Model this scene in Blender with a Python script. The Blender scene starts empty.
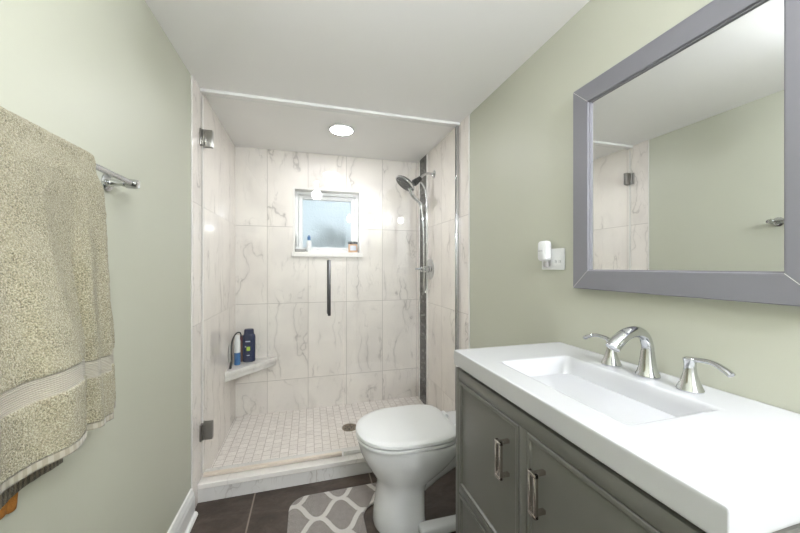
import bpy, bmesh, math, random
from mathutils import Vector, Matrix, noise
random.seed(4)
PI = math.pi
C = bpy.context.scene.collection
S = bpy.context.scene

# ---------------------------------------------------------------- camera
cd = bpy.data.cameras.new('camera')
cam = bpy.data.objects.new('camera', cd)
C.objects.link(cam)
cam.location = (0.547, 0.0, 1.2)
cam.rotation_euler = (PI / 2, 0, -0.2749)
cd.sensor_width = 36
cd.lens = 36 * 322.2 / 800
cd.clip_start = 0.02
S.camera = cam

# ---------------------------------------------------------------- world, exposure
S.view_settings.view_transform = 'Standard'
S.view_settings.look = 'None'
S.view_settings.gamma = 1
S.view_settings.use_curve_mapping = False
S.view_settings.exposure = 1.29
W = bpy.data.worlds.new('world')
S.world = W
W.use_nodes = True
W.node_tree.nodes['Background'].inputs[0].default_value = (0.80, 0.93, 1.0, 1)
W.node_tree.nodes['Background'].inputs[1].default_value = 0.38
CEIL_LAMP = 31.0      # emission of the globe lamp above the room's middle
REAR_LAMP = 225.0     # the two globes by the door, behind the camera
SHOWER_LAMP = 62.0

RW, YB, YN, H = 1.484, 2.723, -1.45, 2.124     # room width, far tiled wall, near wall, ceiling
XL = 0.0


# ---------------------------------------------------------------- node helpers
def srgb(r, g, b):
    f = lambda c: (c / 255 / 12.92) if c / 255 <= 0.04045 else ((c / 255 + 0.055) / 1.055) ** 2.4
    return (f(r), f(g), f(b), 1)


class NT:
    def __init__(s, name):
        s.m = bpy.data.materials.new(name)
        s.m.use_nodes = True
        s.t = s.m.node_tree
        s.t.nodes.clear()
        s.out = s.t.nodes.new('ShaderNodeOutputMaterial')

    def n(s, typ, ins=None, **kw):
        nd = s.t.nodes.new(typ)
        for k, v in kw.items():
            setattr(nd, k, v)
        for k, v in (ins or {}).items():
            s.put(nd.inputs[k], v)
        return nd

    def put(s, inp, v):
        if isinstance(v, bpy.types.NodeSocket):
            s.t.links.new(v, inp)
        else:
            inp.default_value = v

    def math(s, op, a, b=0.0, c=0.0, clamp=False):
        nd = s.t.nodes.new('ShaderNodeMath')
        nd.operation = op
        nd.use_clamp = clamp
        s.put(nd.inputs[0], a)
        s.put(nd.inputs[1], b)
        s.put(nd.inputs[2], c)
        return nd.outputs[0]

    def coord(s, which='Object'):
        return s.n('ShaderNodeTexCoord').outputs[which]

    def sep(s, v):
        return s.n('ShaderNodeSeparateXYZ', {0: v}).outputs

    def comb(s, x, y, z=0.0):
        return s.n('ShaderNodeCombineXYZ', {0: x, 1: y, 2: z}).outputs[0]

    def noise(s, v, scale, detail=3.0, rough=0.5, dist=0.0):
        return s.n('ShaderNodeTexNoise', {'Vector': v, 'Scale': scale, 'Detail': detail, 'Roughness': rough, 'Distortion': dist}).outputs[0]

    def ramp(s, f, stops):
        nd = s.n('ShaderNodeValToRGB', {0: f})
        e = nd.color_ramp.elements
        e[0].position, e[0].color = stops[0]
        e[1].position, e[1].color = stops[-1]
        for p, c in stops[1:-1]:
            q = e.new(p)
            q.color = c
        return nd.outputs[0]

    def mix(s, f, a, b):
        nd = s.n('ShaderNodeMix', data_type='RGBA')
        s.put(nd.inputs[0], f)
        s.put(nd.inputs[6], a)
        s.put(nd.inputs[7], b)
        return nd.outputs[2]

    def bump(s, h, strength=0.3, dist=0.01):
        return s.n('ShaderNodeBump', {'Height': h, 'Strength': strength, 'Distance': dist}).outputs[0]

    def bsdf(s, color, rough=0.5, metal=0.0, normal=None, **kw):
        b = s.n('ShaderNodeBsdfPrincipled')
        s.put(b.inputs['Base Color'], color)
        s.put(b.inputs['Roughness'], rough)
        s.put(b.inputs['Metallic'], metal)
        if normal is not None:
            s.put(b.inputs['Normal'], normal)
        for k, v in kw.items():
            s.put(b.inputs[k.replace('_', ' ')], v)
        s.t.links.new(b.outputs[0], s.out.inputs[0])
        return b

    def maprange(s, v, a, b, c=0.0, d=1.0, smooth=True):
        nd = s.n('ShaderNodeMapRange', {0: v, 1: a, 2: b, 3: c, 4: d})
        if smooth:
            nd.interpolation_type = 'SMOOTHSTEP'
        return nd.outputs[0]


def plain(name, col, rough=0.5, metal=0.0, spec=0.5, nscale=40, var=0.04, bumpk=0.0, coat=0.0):
    """one colour with a faint procedural variation"""
    t = NT(name)
    v = t.coord()
    nz = t.noise(v, nscale, 3)
    dark = tuple(c * (1 - var) for c in col[:3]) + (1,)
    lite = tuple(min(1, c * (1 + var)) for c in col[:3]) + (1,)
    c = t.mix(nz, dark, lite)
    nrm = t.bump(nz, bumpk, 0.002) if bumpk else None
    t.bsdf(c, rough, metal, nrm, Specular_IOR_Level=spec, Coat_Weight=coat)
    return t.m


def grid_tile(t, ax, u0, v0, w, h, gap, stagger=False):
    """tile id vector + grout mask (1 on grout) in two object axes"""
    x = t.sep(t.coord())
    u = t.math('DIVIDE', t.math('SUBTRACT', x[ax[0]], u0), w)
    iu = t.math('FLOOR', u)
    v = t.math('DIVIDE', t.math('SUBTRACT', x[ax[1]], v0), h)
    if stagger:
        v = t.math('ADD', v, t.math('MULTIPLY', t.math('MODULO', t.math('ABSOLUTE', iu), 2.0), 0.5))
    iv = t.math('FLOOR', v)
    fu = t.math('MULTIPLY', t.math('SUBTRACT', 0.5, t.math('ABSOLUTE', t.math('SUBTRACT', t.math('SUBTRACT', u, iu), 0.5))), w)
    fv = t.math('MULTIPLY', t.math('SUBTRACT', 0.5, t.math('ABSOLUTE', t.math('SUBTRACT', t.math('SUBTRACT', v, iv), 0.5))), h)
    d = t.math('MINIMUM', fu, fv)
    g = t.maprange(d, gap * 0.35, gap * 0.75, 1.0, 0.0)
    return iu, iv, g, x


def marble(name, ax=None, u0=0, v0=0, w=.309, h=.61, gap=.003, stagger=False, base=(232, 225, 217),
           vein=(158, 150, 143), grout=(176, 168, 160), rough=.06, vscale=3.0, amount=1.0, tint=0.0, veinmix=1.0):
    t = NT(name)
    if ax:
        iu, iv, g, x = grid_tile(t, ax, u0, v0, w, h, gap, stagger)
        rnd = t.n('ShaderNodeTexWhiteNoise', {'Vector': t.comb(iu, iv, 3.3)}, noise_dimensions='3D')
        off = t.n('ShaderNodeVectorMath', {0: rnd.outputs['Color'], 1: (17, 13, 11)}, operation='MULTIPLY').outputs[0]
        pos = t.n('ShaderNodeVectorMath', {0: t.coord(), 1: off}, operation='ADD').outputs[0]
    else:
        g, pos, rnd = None, t.coord(), None
    # diagonal veins
    mp = t.n('ShaderNodeMapping', {'Vector': pos, 'Rotation': (0.55, 0.75, 0.6), 'Scale': (1.5, 1.5, 0.30)}).outputs[0]
    warp = t.n('ShaderNodeTexNoise', {'Vector': pos, 'Scale': vscale * 1.5, 'Detail': 4.0})
    wv = t.n('ShaderNodeVectorMath', {0: t.n('ShaderNodeVectorMath', {0: warp.outputs['Color'], 1: (.5, .5, .5)}, operation='SUBTRACT').outputs[0], 1: (.22, .22, .22)}, operation='MULTIPLY').outputs[0]
    mpw = t.n('ShaderNodeVectorMath', {0: mp, 1: wv}, operation='ADD').outputs[0]
    n1 = t.noise(mpw, vscale, 2.0, .45)
    d1 = t.math('ABSOLUTE', t.math('SUBTRACT', n1, 0.5))
    v1 = t.maprange(d1, 0.0, 0.009, 1.0, 0.0)
    v1s = t.maprange(d1, 0.0, 0.05, 0.22, 0.0)
    mask = t.maprange(t.noise(pos, vscale * 1.1, 1.0), .36, .56, 0.0, 1.0)
    n2 = t.noise(mpw, vscale * 2.3, 3.0, .5)
    d2 = t.math('ABSOLUTE', t.math('SUBTRACT', n2, 0.52))
    v2 = t.math('MULTIPLY', t.maprange(d2, 0.0, 0.012, 0.55, 0.0), t.maprange(t.noise(pos, vscale * 1.7, 1.0), .42, .58))
    vv = t.math('ADD', t.math('MULTIPLY', t.math('MAXIMUM', v1, v1s), mask), v2)
    vv = t.math('MULTIPLY', vv, 0.62 * amount, clamp=True)
    cloud = t.maprange(t.noise(pos, vscale * 1.2, 4.0), .35, .75)
    b2 = tuple(int(c * .955) for c in base)
    col = t.mix(cloud, srgb(*base), srgb(*b2))
    col = t.mix(vv, col, srgb(*vein))
    if rnd is not None and tint:
        k = t.math('MULTIPLY', rnd.outputs['Value'], tint)
        col = t.mix(k, col, srgb(200, 188, 178))
    if g is not None:
        col = t.mix(g, col, srgb(*grout))
        r = t.math('ADD', rough, t.math('MULTIPLY', g, .5))
        nrm = t.bump(t.math('SUBTRACT', 1.0, g), .35, .0015)
        t.bsdf(col, r, 0, nrm, Specular_IOR_Level=.36)
    else:
        t.bsdf(col, rough)
    return t.m


# ---------------------------------------------------------------- materials
def paint(name, col, rough=.42):
    t = NT(name)
    v = t.coord()
    nz = t.noise(v, 220, 3, .6)
    big = t.noise(v, 1.3, 2)
    a = srgb(*col)
    b = tuple(c * .95 for c in a[:3]) + (1,)
    t.bsdf(t.mix(big, a, b), rough, 0, t.bump(nz, .12, .0012), Specular_IOR_Level=.45)
    return t.m


M = {}
M['sage'] = paint('sage_paint', (187, 188, 171), .46)
M['ceil'] = paint('ceiling_paint', (243, 242, 239), .7)
M['trimwhite'] = plain('white_trim_paint', srgb(226, 226, 222), .35)
M['tile_far'] = marble('marble_tile_far', (0, 2), .230, -.313)
M['tile_left'] = marble('marble_tile_left', (1, 2), 2.243 - .309 * 6, -.313)
M['tile_right'] = marble('marble_tile_right', (1, 2), 2.19 - .309 * 6, -.313)
M['mosaic'] = marble('marble_mosaic', (0, 1), .012, 1.99, .0515, .0515, .0032, True, base=(238, 231, 224), vein=(180, 170, 164),
                     grout=(188, 177, 168), rough=.3, vscale=4, amount=.7, tint=.16)
M['curbtile'] = marble('marble_curb_tile', (0, 2), .586 - .61, -.543, .61, .61, .003, base=(214, 212, 208))
M['slab'] = marble('marble_slab', None, base=(230, 226, 220), rough=.15, amount=.5)
M['chrome'] = plain('chrome', (.60, .61, .62, 1), .07, 1.0, var=.02)
M['nickel'] = plain('brushed_nickel', (.34, .33, .31, 1), .28, 1.0, nscale=200, var=.1)
M['pewter'] = plain('polished_nickel', (.62, .58, .54, 1), .16, 1.0, nscale=100, var=.05)
M['porcelain'] = plain('porcelain', srgb(222, 223, 222), .09, 0, .5, 5, .01, coat=.4)
M['plastic'] = plain('white_plastic', srgb(228, 229, 227), .28, 0, .5, 8, .01)
M['vinyl'] = plain('window_vinyl', srgb(232, 232, 230), .35)
M['solid'] = plain('white_solid_surface', srgb(196, 197, 198), .13, 0, .5, 6, .008, coat=.2)
M['cab'] = plain('grey_cabinet_paint', srgb(106, 105, 99), .33, 0, .5, 12, .03)
M['cabdark'] = plain('cabinet_gap_shade', srgb(26, 25, 24), .7)  # near-black: shade in the cabinet's gaps put into the colour
M['frame'] = plain('grey_mirror_frame', srgb(122, 121, 126), .38, 0, .5, 30, .03)
M['black'] = plain('black_plastic', srgb(22, 22, 23), .3)
M['rubber'] = plain('dark_rubber', srgb(60, 60, 60), .6)
M['navy'] = plain('navy_plastic', srgb(30, 38, 72), .25)
M['blue'] = plain('blue_plastic', srgb(58, 108, 160), .3)
M['lime'] = plain('lime_label', srgb(170, 196, 60), .5)
M['ink'] = plain('pale_print', srgb(205, 210, 220), .5)
M['greyink'] = plain('grey_print', srgb(120, 122, 124), .5)
M['brown'] = plain('amber_bottle', srgb(120, 78, 62), .3)
M['maroon'] = plain('maroon_cap', srgb(110, 44, 56), .4)
M['orange'] = plain('orange_cloth', srgb(150, 98, 36), .9, bumpk=.6, nscale=400, var=.2)
M['paleblue'] = plain('pale_blue_cloth', srgb(196, 208, 216), .9, bumpk=.6, nscale=400, var=.1)
M['silicone'] = plain('clear_seal', srgb(214, 212, 206), .3)
M['sweep'] = plain('door_sweep_vinyl', srgb(214, 202, 186), .3)
M['peach'] = plain('peach_scrub', srgb(214, 170, 130), .5, nscale=90, var=.2)
M['greyplas'] = plain('grey_plastic', srgb(150, 148, 144), .4)


def emission(name, col, k):
    t = NT(name)
    e = t.n('ShaderNodeEmission', {0: col, 1: k})
    t.t.links.new(e.outputs[0], t.out.inputs[0])
    return t.m


M['lamp_room'] = emission('room_lamp_diffuser', (.93, .96, 1.05, 1), CEIL_LAMP)
M['lamp_rear'] = emission('rear_lamp_diffuser', (.93, .96, 1.05, 1), REAR_LAMP)
M['lamp_shower'] = emission('shower_lamp_diffuser', (.97, .96, 1.0, 1), SHOWER_LAMP)

t = NT('clear_glass')        # thin clear sheet: transparent body, fresnel reflection on the faces
bfc = t.n('ShaderNodeNewGeometry').outputs['Backfacing']      # same reflectance on both faces of the sheet
fr = t.n('ShaderNodeFresnel', {'IOR': t.math('ADD', 1.38, t.math('MULTIPLY', bfc, 1 / 1.38 - 1.38))})
tr = t.n('ShaderNodeBsdfTransparent', {0: (.985, .995, .99, 1)})
gl = t.n('ShaderNodeBsdfGlossy', {0: (1, 1, 1, 1), 1: 0.0})
mx = t.n('ShaderNodeMixShader', {0: fr.outputs[0], 1: tr.outputs[0], 2: gl.outputs[0]})
t.t.links.new(mx.outputs[0], t.out.inputs[0])
M['glass'] = t.m

t = NT('glass_edge')
t.bsdf(srgb(170, 178, 172), .15, 0, None)
M['glassedge'] = t.m

t = NT('frosted_window_glass')
v = t.coord()
nz = t.noise(v, 55, 2, .5)
spk = t.n('ShaderNodeTexVoronoi', {'Vector': v, 'Scale': 75.0}).outputs[0]
t.bsdf((.93, .97, 1, 1), .42, 0, t.bump(t.math('ADD', nz, spk), .5, .004), Transmission_Weight=1.0, IOR=1.2)
M['frost'] = t.m

t = NT('mirror_glass')
t.bsdf((.86, .875, .865, 1), .0, 1.0)
M['mirror'] = t.m

# dark slate-look floor tiles
t = NT('dark_floor_tile')
iu, iv, g, x = grid_tile(t, (0, 1), .272, 1.42 - .61, .61, .61, .0065)
rnd = t.n('ShaderNodeTexWhiteNoise', {'Vector': t.comb(iu, iv, 1.7)}, noise_dimensions='3D')
off = t.n('ShaderNodeVectorMath', {0: rnd.outputs['Color'], 1: (9, 7, 5)}, operation='MULTIPLY').outputs[0]
pos = t.n('ShaderNodeVectorMath', {0: t.coord(), 1: off}, operation='ADD').outputs[0]
mp = t.n('ShaderNodeMapping', {'Vector': pos, 'Scale': (1.0, 1.8, 1.0), 'Rotation': (0, 0, .3)}).outputs[0]
nA = t.noise(mp, 7, 8, .62, .6)
nB = t.noise(mp, 38, 5, .6)
c = t.ramp(nA, [(.3, srgb(50, 41, 36)), (.5, srgb(68, 57, 50)), (.72, srgb(92, 79, 70))])
c = t.mix(t.maprange(nB, .55, .8, 0, .4), c, srgb(112, 99, 90))
c = t.mix(g, c, srgb(138, 126, 116))
hgt = t.math('ADD', t.math('MULTIPLY', nA, .5), t.math('MULTIPLY', g, -.6))
t.bsdf(c, t.maprange(nB, .3, .7, .32, .55), 0, t.bump(hgt, .35, .004))
M['floor'] = t.m

# black/grey strip mosaic
t = NT('dark_glass_mosaic')
iu, iv, g, x = grid_tile(t, (1, 2), 2.488, 0, .0345, .0145, .0016, True)
rnd = t.n('ShaderNodeTexWhiteNoise', {'Vector': t.comb(iu, iv, 5.1)}, noise_dimensions='3D').outputs['Value']
c = t.ramp(rnd, [(0, srgb(26, 26, 26)), (.55, srgb(52, 52, 50)), (.85, srgb(88, 87, 84)), (1, srgb(140, 138, 134))])
c = t.mix(g, c, srgb(78, 75, 72))
t.bsdf(c, t.math('ADD', .12, t.math('MULTIPLY', g, .5)), 0, t.bump(t.math('SUBTRACT', 1.0, g), .3, .001))
M['strip'] = t.m

# terry towel: object coords are metres, z above the towel's base
TZ = .80
t = NT('terry_towel')
x = t.sep(t.coord())
uv = t.sep(t.coord('UV'))
v = t.coord()
n1 = t.noise(v, 420, 2, .6)
n2 = t.noise(v, 26, 3, .55)
pile = t.ramp(n1, [(.30, srgb(92, 85, 62)), (.48, srgb(152, 145, 116)), (.68, srgb(200, 193, 166))])
pile = t.mix(t.maprange(n2, .3, .7, 0, .35), pile, srgb(178, 171, 146))
z = uv[1]
band = t.math('MULTIPLY', t.maprange(z, .975, .979, 0, 1), t.maprange(z, 1.011, 1.015, 1, 0))
rib = t.math('SINE', t.math('MULTIPLY', z, 1900.0))
ribc = t.mix(t.maprange(rib, -1, 1, 0, 1), srgb(164, 158, 140), srgb(180, 174, 158))
hem = t.math('MULTIPLY', t.maprange(z, .884, .888, 1, 0), t.maprange(z, .80, .801, 0, 1))
st = t.maprange(t.math('SINE', t.math('MULTIPLY', x[1], 600.0)), -.3, .3, 0, 1)
hemc = t.mix(st, srgb(160, 154, 138), srgb(144, 138, 121))
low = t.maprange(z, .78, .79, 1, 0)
shadec = t.mix(st, srgb(132, 122, 100), srgb(92, 84, 66))  # darker copy of the hem stripes: back sheet's shade put into the colour
c = t.mix(band, pile, ribc)
c = t.mix(hem, c, hemc)
c = t.mix(low, c, shadec)
flat = t.math('MAXIMUM', band, hem)
hh = t.math('ADD', t.math('MULTIPLY', n1, t.math('SUBTRACT', 1.0, flat)), t.math('MULTIPLY', rib, t.math('MULTIPLY', band, .12)))
t.bsdf(c, .95, 0, t.bump(hh, 1.0, .006), Sheen_Weight=.25, Specular_IOR_Level=.1)
M['towel'] = t.m

# trellis bath mat
t = NT('trellis_mat')
x = t.sep(t.coord())
u = t.math('DIVIDE', t.math('SUBTRACT', x[0], -.151), .111)
v = t.math('DIVIDE', t.math('SUBTRACT', x[1], .101), .107)
wob = t.math('MULTIPLY', t.math('SINE', t.math('MULTIPLY', u, 2 * PI)), .85 / (2 * PI))
slope = t.math('SUBTRACT', 1.0, t.math('MULTIPLY', t.math('COSINE', t.math('MULTIPLY', u, 2 * PI)), .85))
norm = t.math('DIVIDE', .107, t.math('SQRT', t.math('ADD', 1.0, t.math('MULTIPLY', slope, slope))))


def linedist(w):
    f = t.math('FRACT', t.math('ADD', t.math('MULTIPLY', w, .5), .5))
    return t.math('MULTIPLY', t.math('MULTIPLY', t.math('ABSOLUTE', t.math('SUBTRACT', f, .5)), 2.0), norm)


uw = t.math('SUBTRACT', u, wob)
edge_n = t.math('MULTIPLY', t.math('SUBTRACT', t.noise(t.coord(), 120, 2), .5), .006)
dd = t.math('ADD', edge_n, t.math('MINIMUM', linedist(t.math('SUBTRACT', v, uw)), linedist(t.math('ADD', v, uw))))
line = t.maprange(dd, .0100, .0135, 1, 0)
n1 = t.noise(t.coord(), 260, 3, .7)
n2 = t.noise(t.coord(), 40, 3, .6)
gc = t.ramp(n1, [(.25, srgb(104, 96, 90)), (.5, srgb(150, 142, 135)), (.75, srgb(186, 178, 171))])
gc = t.mix(t.maprange(n2, .3, .7, 0, .3), gc, srgb(120, 112, 105))
wc = t.mix(n1, srgb(190, 184, 177), srgb(232, 228, 222))
hh = t.math('ADD', n1, t.math('MULTIPLY', line, .7))
t.bsdf(t.mix(line, gc, wc), .95, 0, t.bump(hh, .8, .006), Sheen_Weight=.3, Specular_IOR_Level=.1)
M['mat'] = t.m

t = NT('shrub_leaves')
n1 = t.noise(t.coord(), 14, 3)
t.bsdf(t.ramp(n1, [(.3, srgb(48, 74, 62)), (.7, srgb(118, 146, 120))]), .6)
M['leaf'] = t.m
t = NT('garden_soil')
t.bsdf(t.ramp(t.noise(t.coord(), 8, 5), [(.3, srgb(90, 84, 76)), (.7, srgb(140, 134, 124))]), .9)
M['soil'] = t.m

# ---------------------------------------------------------------- mesh helpers
ORG = {}


def add_box(bm, lo, hi, bev=0.0, seg=2):
    b2 = bmesh.new()
    bmesh.ops.create_cube(b2, size=1)
    for v in b2.verts:
        v.co = Vector([lo[i] + (v.co[i] + .5) * (hi[i] - lo[i]) for i in range(3)])
    if bev:
        bmesh.ops.bevel(b2, geom=b2.edges[:], offset=bev, segments=seg, affect='EDGES', profile=.5)
    merge(bm, b2)
    return bm


def merge(bm, b2):
    me = bpy.data.meshes.new('tmp')
    b2.to_mesh(me)
    b2.free()
    bm.from_mesh(me)
    bpy.data.meshes.remove(me)


def bx(lo, hi, bev=0.0, seg=2):
    return add_box(bmesh.new(), lo, hi, bev, seg)


def bridge(bm, loops, close_u=True, cap0=False, cap1=False):
    vs = [[bm.verts.new(p) for p in lp] for lp in loops]
    for a, b in zip(vs, vs[1:]):
        n = len(a)
        for i in range(n if close_u else n - 1):
            j = (i + 1) % n
            bm.faces.new((a[i], a[j], b[j], b[i]))
    if cap0:
        bm.faces.new(list(reversed(vs[0])))
    if cap1:
        bm.faces.new(vs[-1])
    return bm


def ortho(d):
    d = d.normalized()
    up = Vector((0, 0, 1)) if abs(d.z) < .9 else Vector((1, 0, 0))
    a = d.cross(up).normalized()
    return a, d.cross(a).normalized()


def spline(pts, n=8):
    P = [Vector(p) for p in pts]
    out = []
    for i in range(len(P) - 1):
        p0 = P[max(i - 1, 0)]
        p1, p2 = P[i], P[i + 1]
        p3 = P[min(i + 2, len(P) - 1)]
        for k in range(n):
            s = k / n
            out.append(.5 * ((2 * p1) + (p2 - p0) * s + (2 * p0 - 5 * p1 + 4 * p2 - p3) * s * s + (3 * p1 - p0 - 3 * p2 + p3) * s ** 3))
    out.append(P[-1])
    return out


def add_tube(bm, pts, r, seg=16, flat=1.0, smoothpath=True, n=8):
    """r: radius or list of radii along the control points; flat squashes the second axis"""
    R0 = r if isinstance(r, (list, tuple)) else [r] * len(pts)
    if smoothpath and len(pts) > 2:
        P = spline(pts, n)
        R = [R0[min(i // n, len(R0) - 1)] * (1 - (i % n) / n) + R0[min(i // n + 1, len(R0) - 1)] * ((i % n) / n) for i in range(len(P))]
    else:
        P = [Vector(p) for p in pts]
        R = R0
    a, b = ortho(P[1] - P[0])
    loops = []
    for i, p in enumerate(P):
        d = (P[min(i + 1, len(P) - 1)] - P[max(i - 1, 0)]).normalized()
        a = (a - d * a.dot(d)).normalized()
        b = d.cross(a)
        loops.append([p + a * math.cos(2 * PI * k / seg) * R[i] + b * math.sin(2 * PI * k / seg) * R[i] * flat for k in range(seg)])
    return bridge(bm, loops, cap0=True, cap1=True)


def add_lathe(bm, prof, origin=(0, 0, 0), axis=(0, 0, 1), seg=32, caps=True):
    """prof: list of (radius, height) along the axis"""
    d = Vector(axis).normalized()
    a, b = ortho(d)
    o = Vector(origin)
    loops = [[o + d * h + (a * math.cos(2 * PI * k / seg) + b * math.sin(2 * PI * k / seg)) * max(r, 1e-4) for k in range(seg)] for r, h in prof]
    return bridge(bm, loops, cap0=caps, cap1=caps)


def rrect(x0, x1, y0, y1, r, z, seg=6):
    """rounded rectangle loop"""
    out = []
    for cx, cy, a0 in ((x1 - r, y1 - r, 0), (x0 + r, y1 - r, 90), (x0 + r, y0 + r, 180), (x1 - r, y0 + r, 270)):
        for k in range(seg + 1):
            a = math.radians(a0 + 90 * k / seg)
            out.append((cx + r * math.cos(a), cy + r * math.sin(a), z))
    return out


def prism(bm, poly, z0, z1, bev=0.0):
    b2 = bmesh.new()
    bridge(b2, [[(x, y, z0) for x, y in poly], [(x, y, z1) for x, y in poly]], cap0=True, cap1=True)
    if bev:
        bmesh.ops.recalc_face_normals(b2, faces=b2.faces[:])
        es = [e for e in b2.edges if e.calc_face_angle(0) > .5]
        bmesh.ops.bevel(b2, geom=es, offset=bev, segments=2, affect='EDGES', profile=.5)
    merge(bm, b2)
    return bm


def obj(name, bm, mat, parent=None, smooth=True, base=False, kind=None, label=None, angle=35):
    bmesh.ops.recalc_face_normals(bm, faces=bm.faces[:])
    o0 = Vector((0, 0, 0))
    if parent is not None:
        o0 = ORG[parent.name]
    elif base:
        xs = [v.co for v in bm.verts]
        o0 = Vector(((min(c.x for c in xs) + max(c.x for c in xs)) / 2, (min(c.y for c in xs) + max(c.y for c in xs)) / 2, min(c.z for c in xs)))
    for v in bm.verts:
        v.co -= o0
    me = bpy.data.meshes.new(name)
    bm.to_mesh(me)
    bm.free()
    me.materials.append(mat)
    if smooth:
        me.polygons.foreach_set('use_smooth', [True] * len(me.polygons))
        me.set_sharp_from_angle(angle=math.radians(angle))
    o = bpy.data.objects.new(name, me)
    C.objects.link(o)
    if parent is not None:
        o.parent = parent
    elif base:
        o.location = o0
    ORG[o.name] = o0
    if kind:
        o['kind'] = kind
    if label:
        o['label'] = label
    return o


def thing(name, label, cat, loc, group=None):
    o = bpy.data.objects.new(name, None)
    o.empty_display_size = .05
    C.objects.link(o)
    o.location = loc
    ORG[o.name] = Vector(loc)
    o['label'] = label
    o['category'] = cat
    if group:
        o['group'] = group
    return o


def tag(o, label, cat, group=None):
    o['label'] = label
    o['category'] = cat
    if group:
        o['group'] = group
    return o


def struct(name, bm, m, parent=None, smooth=False):
    o = obj(name, bm, m, parent, smooth=smooth)
    if parent is None:
        o['kind'] = 'structure'
    return o


def wall_hole(bm, y0, y1, X0, X1, Z0, Z1, x0, x1, z0, z1):
    for a, b, c, d in ((X0, x0, Z0, Z1), (x1, X1, Z0, Z1), (x0, x1, Z0, z0), (x0, x1, z1, Z1)):
        add_box(bm, (a, y0, c), (b, y1, d))


# ---------------------------------------------------------------- room shell
TY = 1.773          # where the tile begins on the side walls
struct('floor', bx((-.1, YN - .1, -.1), (RW + .1, 1.852, 0)), M['floor'])
struct('ceiling', bx((-.1, YN - .1, H), (RW + .1, YB + .25, H + .1)), M['ceil'])
struct('wall_left', bx((-.12, YN - .1, -.1), (-.002, YB + .22, H)), M['sage'])
struct('wall_right', bx((RW + .002, YN - .1, -.1), (RW + .12, YB + .22, H)), M['sage'])
bm = bmesh.new()
wall_hole(bm, YN - .12, YN, -.002, RW + .002, 0, H, .30, 1.08, 0, 2.0)
struct('wall_near', bm, M['trimwhite'])
d = struct('door_1', bx((.315, YN - .06, .012), (1.065, YN - .02, 1.985), .002), M['trimwhite'])
for z0, z1 in ((.12, .95), (1.08, 1.88)):
    for x0, x1 in ((.42, .66), (.72, .96)):
        b = bx((x0, YN - .021, z0), (x1, YN - .012, z1), .004)
        struct('door_panel', b, M['trimwhite'], d)
b = bmesh.new()
add_lathe(b, [(.028, 0), (.028, .006), (.012, .01), (.012, .035), (.026, .045), (.028, .06), (.018, .07), (.001, .072)], (.375, YN - .019, 1.0), (0, 1, 0), 24)
struct('door_knob', b, M['nickel'], d, smooth=True)
b = bmesh.new()
add_box(b, (.235, YN, 0), (.305, YN + .015, 2.06), .003)
add_box(b, (1.075, YN, 0), (1.145, YN + .015, 2.06), .003)
add_box(b, (.305, YN, 1.992), (1.075, YN + .015, 2.06), .003)
struct('trim_1', b, M['trimwhite'])

# tile cladding
WX0, WX1, WZ0, WZ1 = .423, .971, 1.318, 1.838      # window recess
bm = bmesh.new()
wall_hole(bm, YB, YB + .20, 0.0, RW, .0, H, WX0, WX1, WZ0 - .02, WZ1)
struct('wall_tiled_far', bm, M['tile_far'])
struct('wall_tiled_left', bx((-.002, TY, 0), (.003, YB, H)), M['tile_left'])
struct('wall_tiled_right', bx((RW - .003, TY, 0), (RW + .002, YB, H)), M['tile_right'])
# thin edge profile where tile meets paint
b = bmesh.new()
add_box(b, (-.002, TY - .005, .0), (.005, TY, H), .0015)
struct('trim_2', b, M['silicone'])
b = bmesh.new()
add_box(b, (RW - .005, TY - .005, .0), (RW + .002, TY, H), .0015)
struct('trim_3', b, M['silicone'])
# recess edging
b = bmesh.new()
e, ty0, ty1 = .014, YB - .004, YB + .095
add_box(b, (WX0 - .002, ty0, WZ0), (WX0 + e, ty1, WZ1), .002)
add_box(b, (WX1 - e, ty0, WZ0), (WX1 + .002, ty1, WZ1), .002)
add_box(b, (WX0 + e, ty0, WZ1 - e), (WX1 - e, ty1, WZ1 + .002), .002)
struct('trim_4', b, M['slab'])
# window sill slab
struct('trim_5', bx((WX0 - .010, YB - .022, 1.278), (WX1 + .010, YB + .095, WZ0), .003), M['slab'])
# dark mosaic strip with pencil edges
struct('trim_6', bx((RW - .008, 2.490, .044), (RW - .002, 2.655, H)), M['strip'])
b = bmesh.new()
add_box(b, (RW - .012, 2.466, .044), (RW - .002, 2.489, H), .003)
add_box(b, (RW - .012, 2.656, .044), (RW - .002, 2.679, H), .003)
struct('trim_7', b, M['slab'])
# shower floor and curb
struct('floor_shower', bx((0, 1.972, -.05), (RW, YB, .044)), M['mosaic'])
struct('trim_8', bx((.001, 1.854, -.05), (RW - .001, 1.976, .068)), M['curbtile'])
struct('trim_9', bx((.002, 1.847, .0685), (RW - .002, 1.984, .095), .004), M['slab'])
# ceiling header strip above the glass
struct('trim_10', bx((.003, 1.885, H - .016), (RW - .003, 1.933, H), .002), M['trimwhite'])


# baseboards
def baseboard(name, pts_x, y0, y1, side):
    prof = [(0, 0), (.016, 0), (.016, .085), (.0135, .095), (.0125, .108), (.008, .118), (.0055, .130), (0, .132)]
    shoe = [(.016, 0), (.030, 0), (.028, .010), (.022, .016), (.016, .018)]
    b = bmesh.new()
    for pr in (prof, shoe):
        loops = []
        for y in (y0, y1):
            loops.append([(pts_x + side * (px - (.002 if px == 0 else 0)), y, z) for px, z in pr])
        bridge(b, loops, cap0=True, cap1=True)
    return struct(name, b, M['trimwhite'])


baseboard('baseboard_left', 0, YN, TY - .006, 1)
baseboard('baseboard_right', RW, 1.05, TY - .006, -1)

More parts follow.
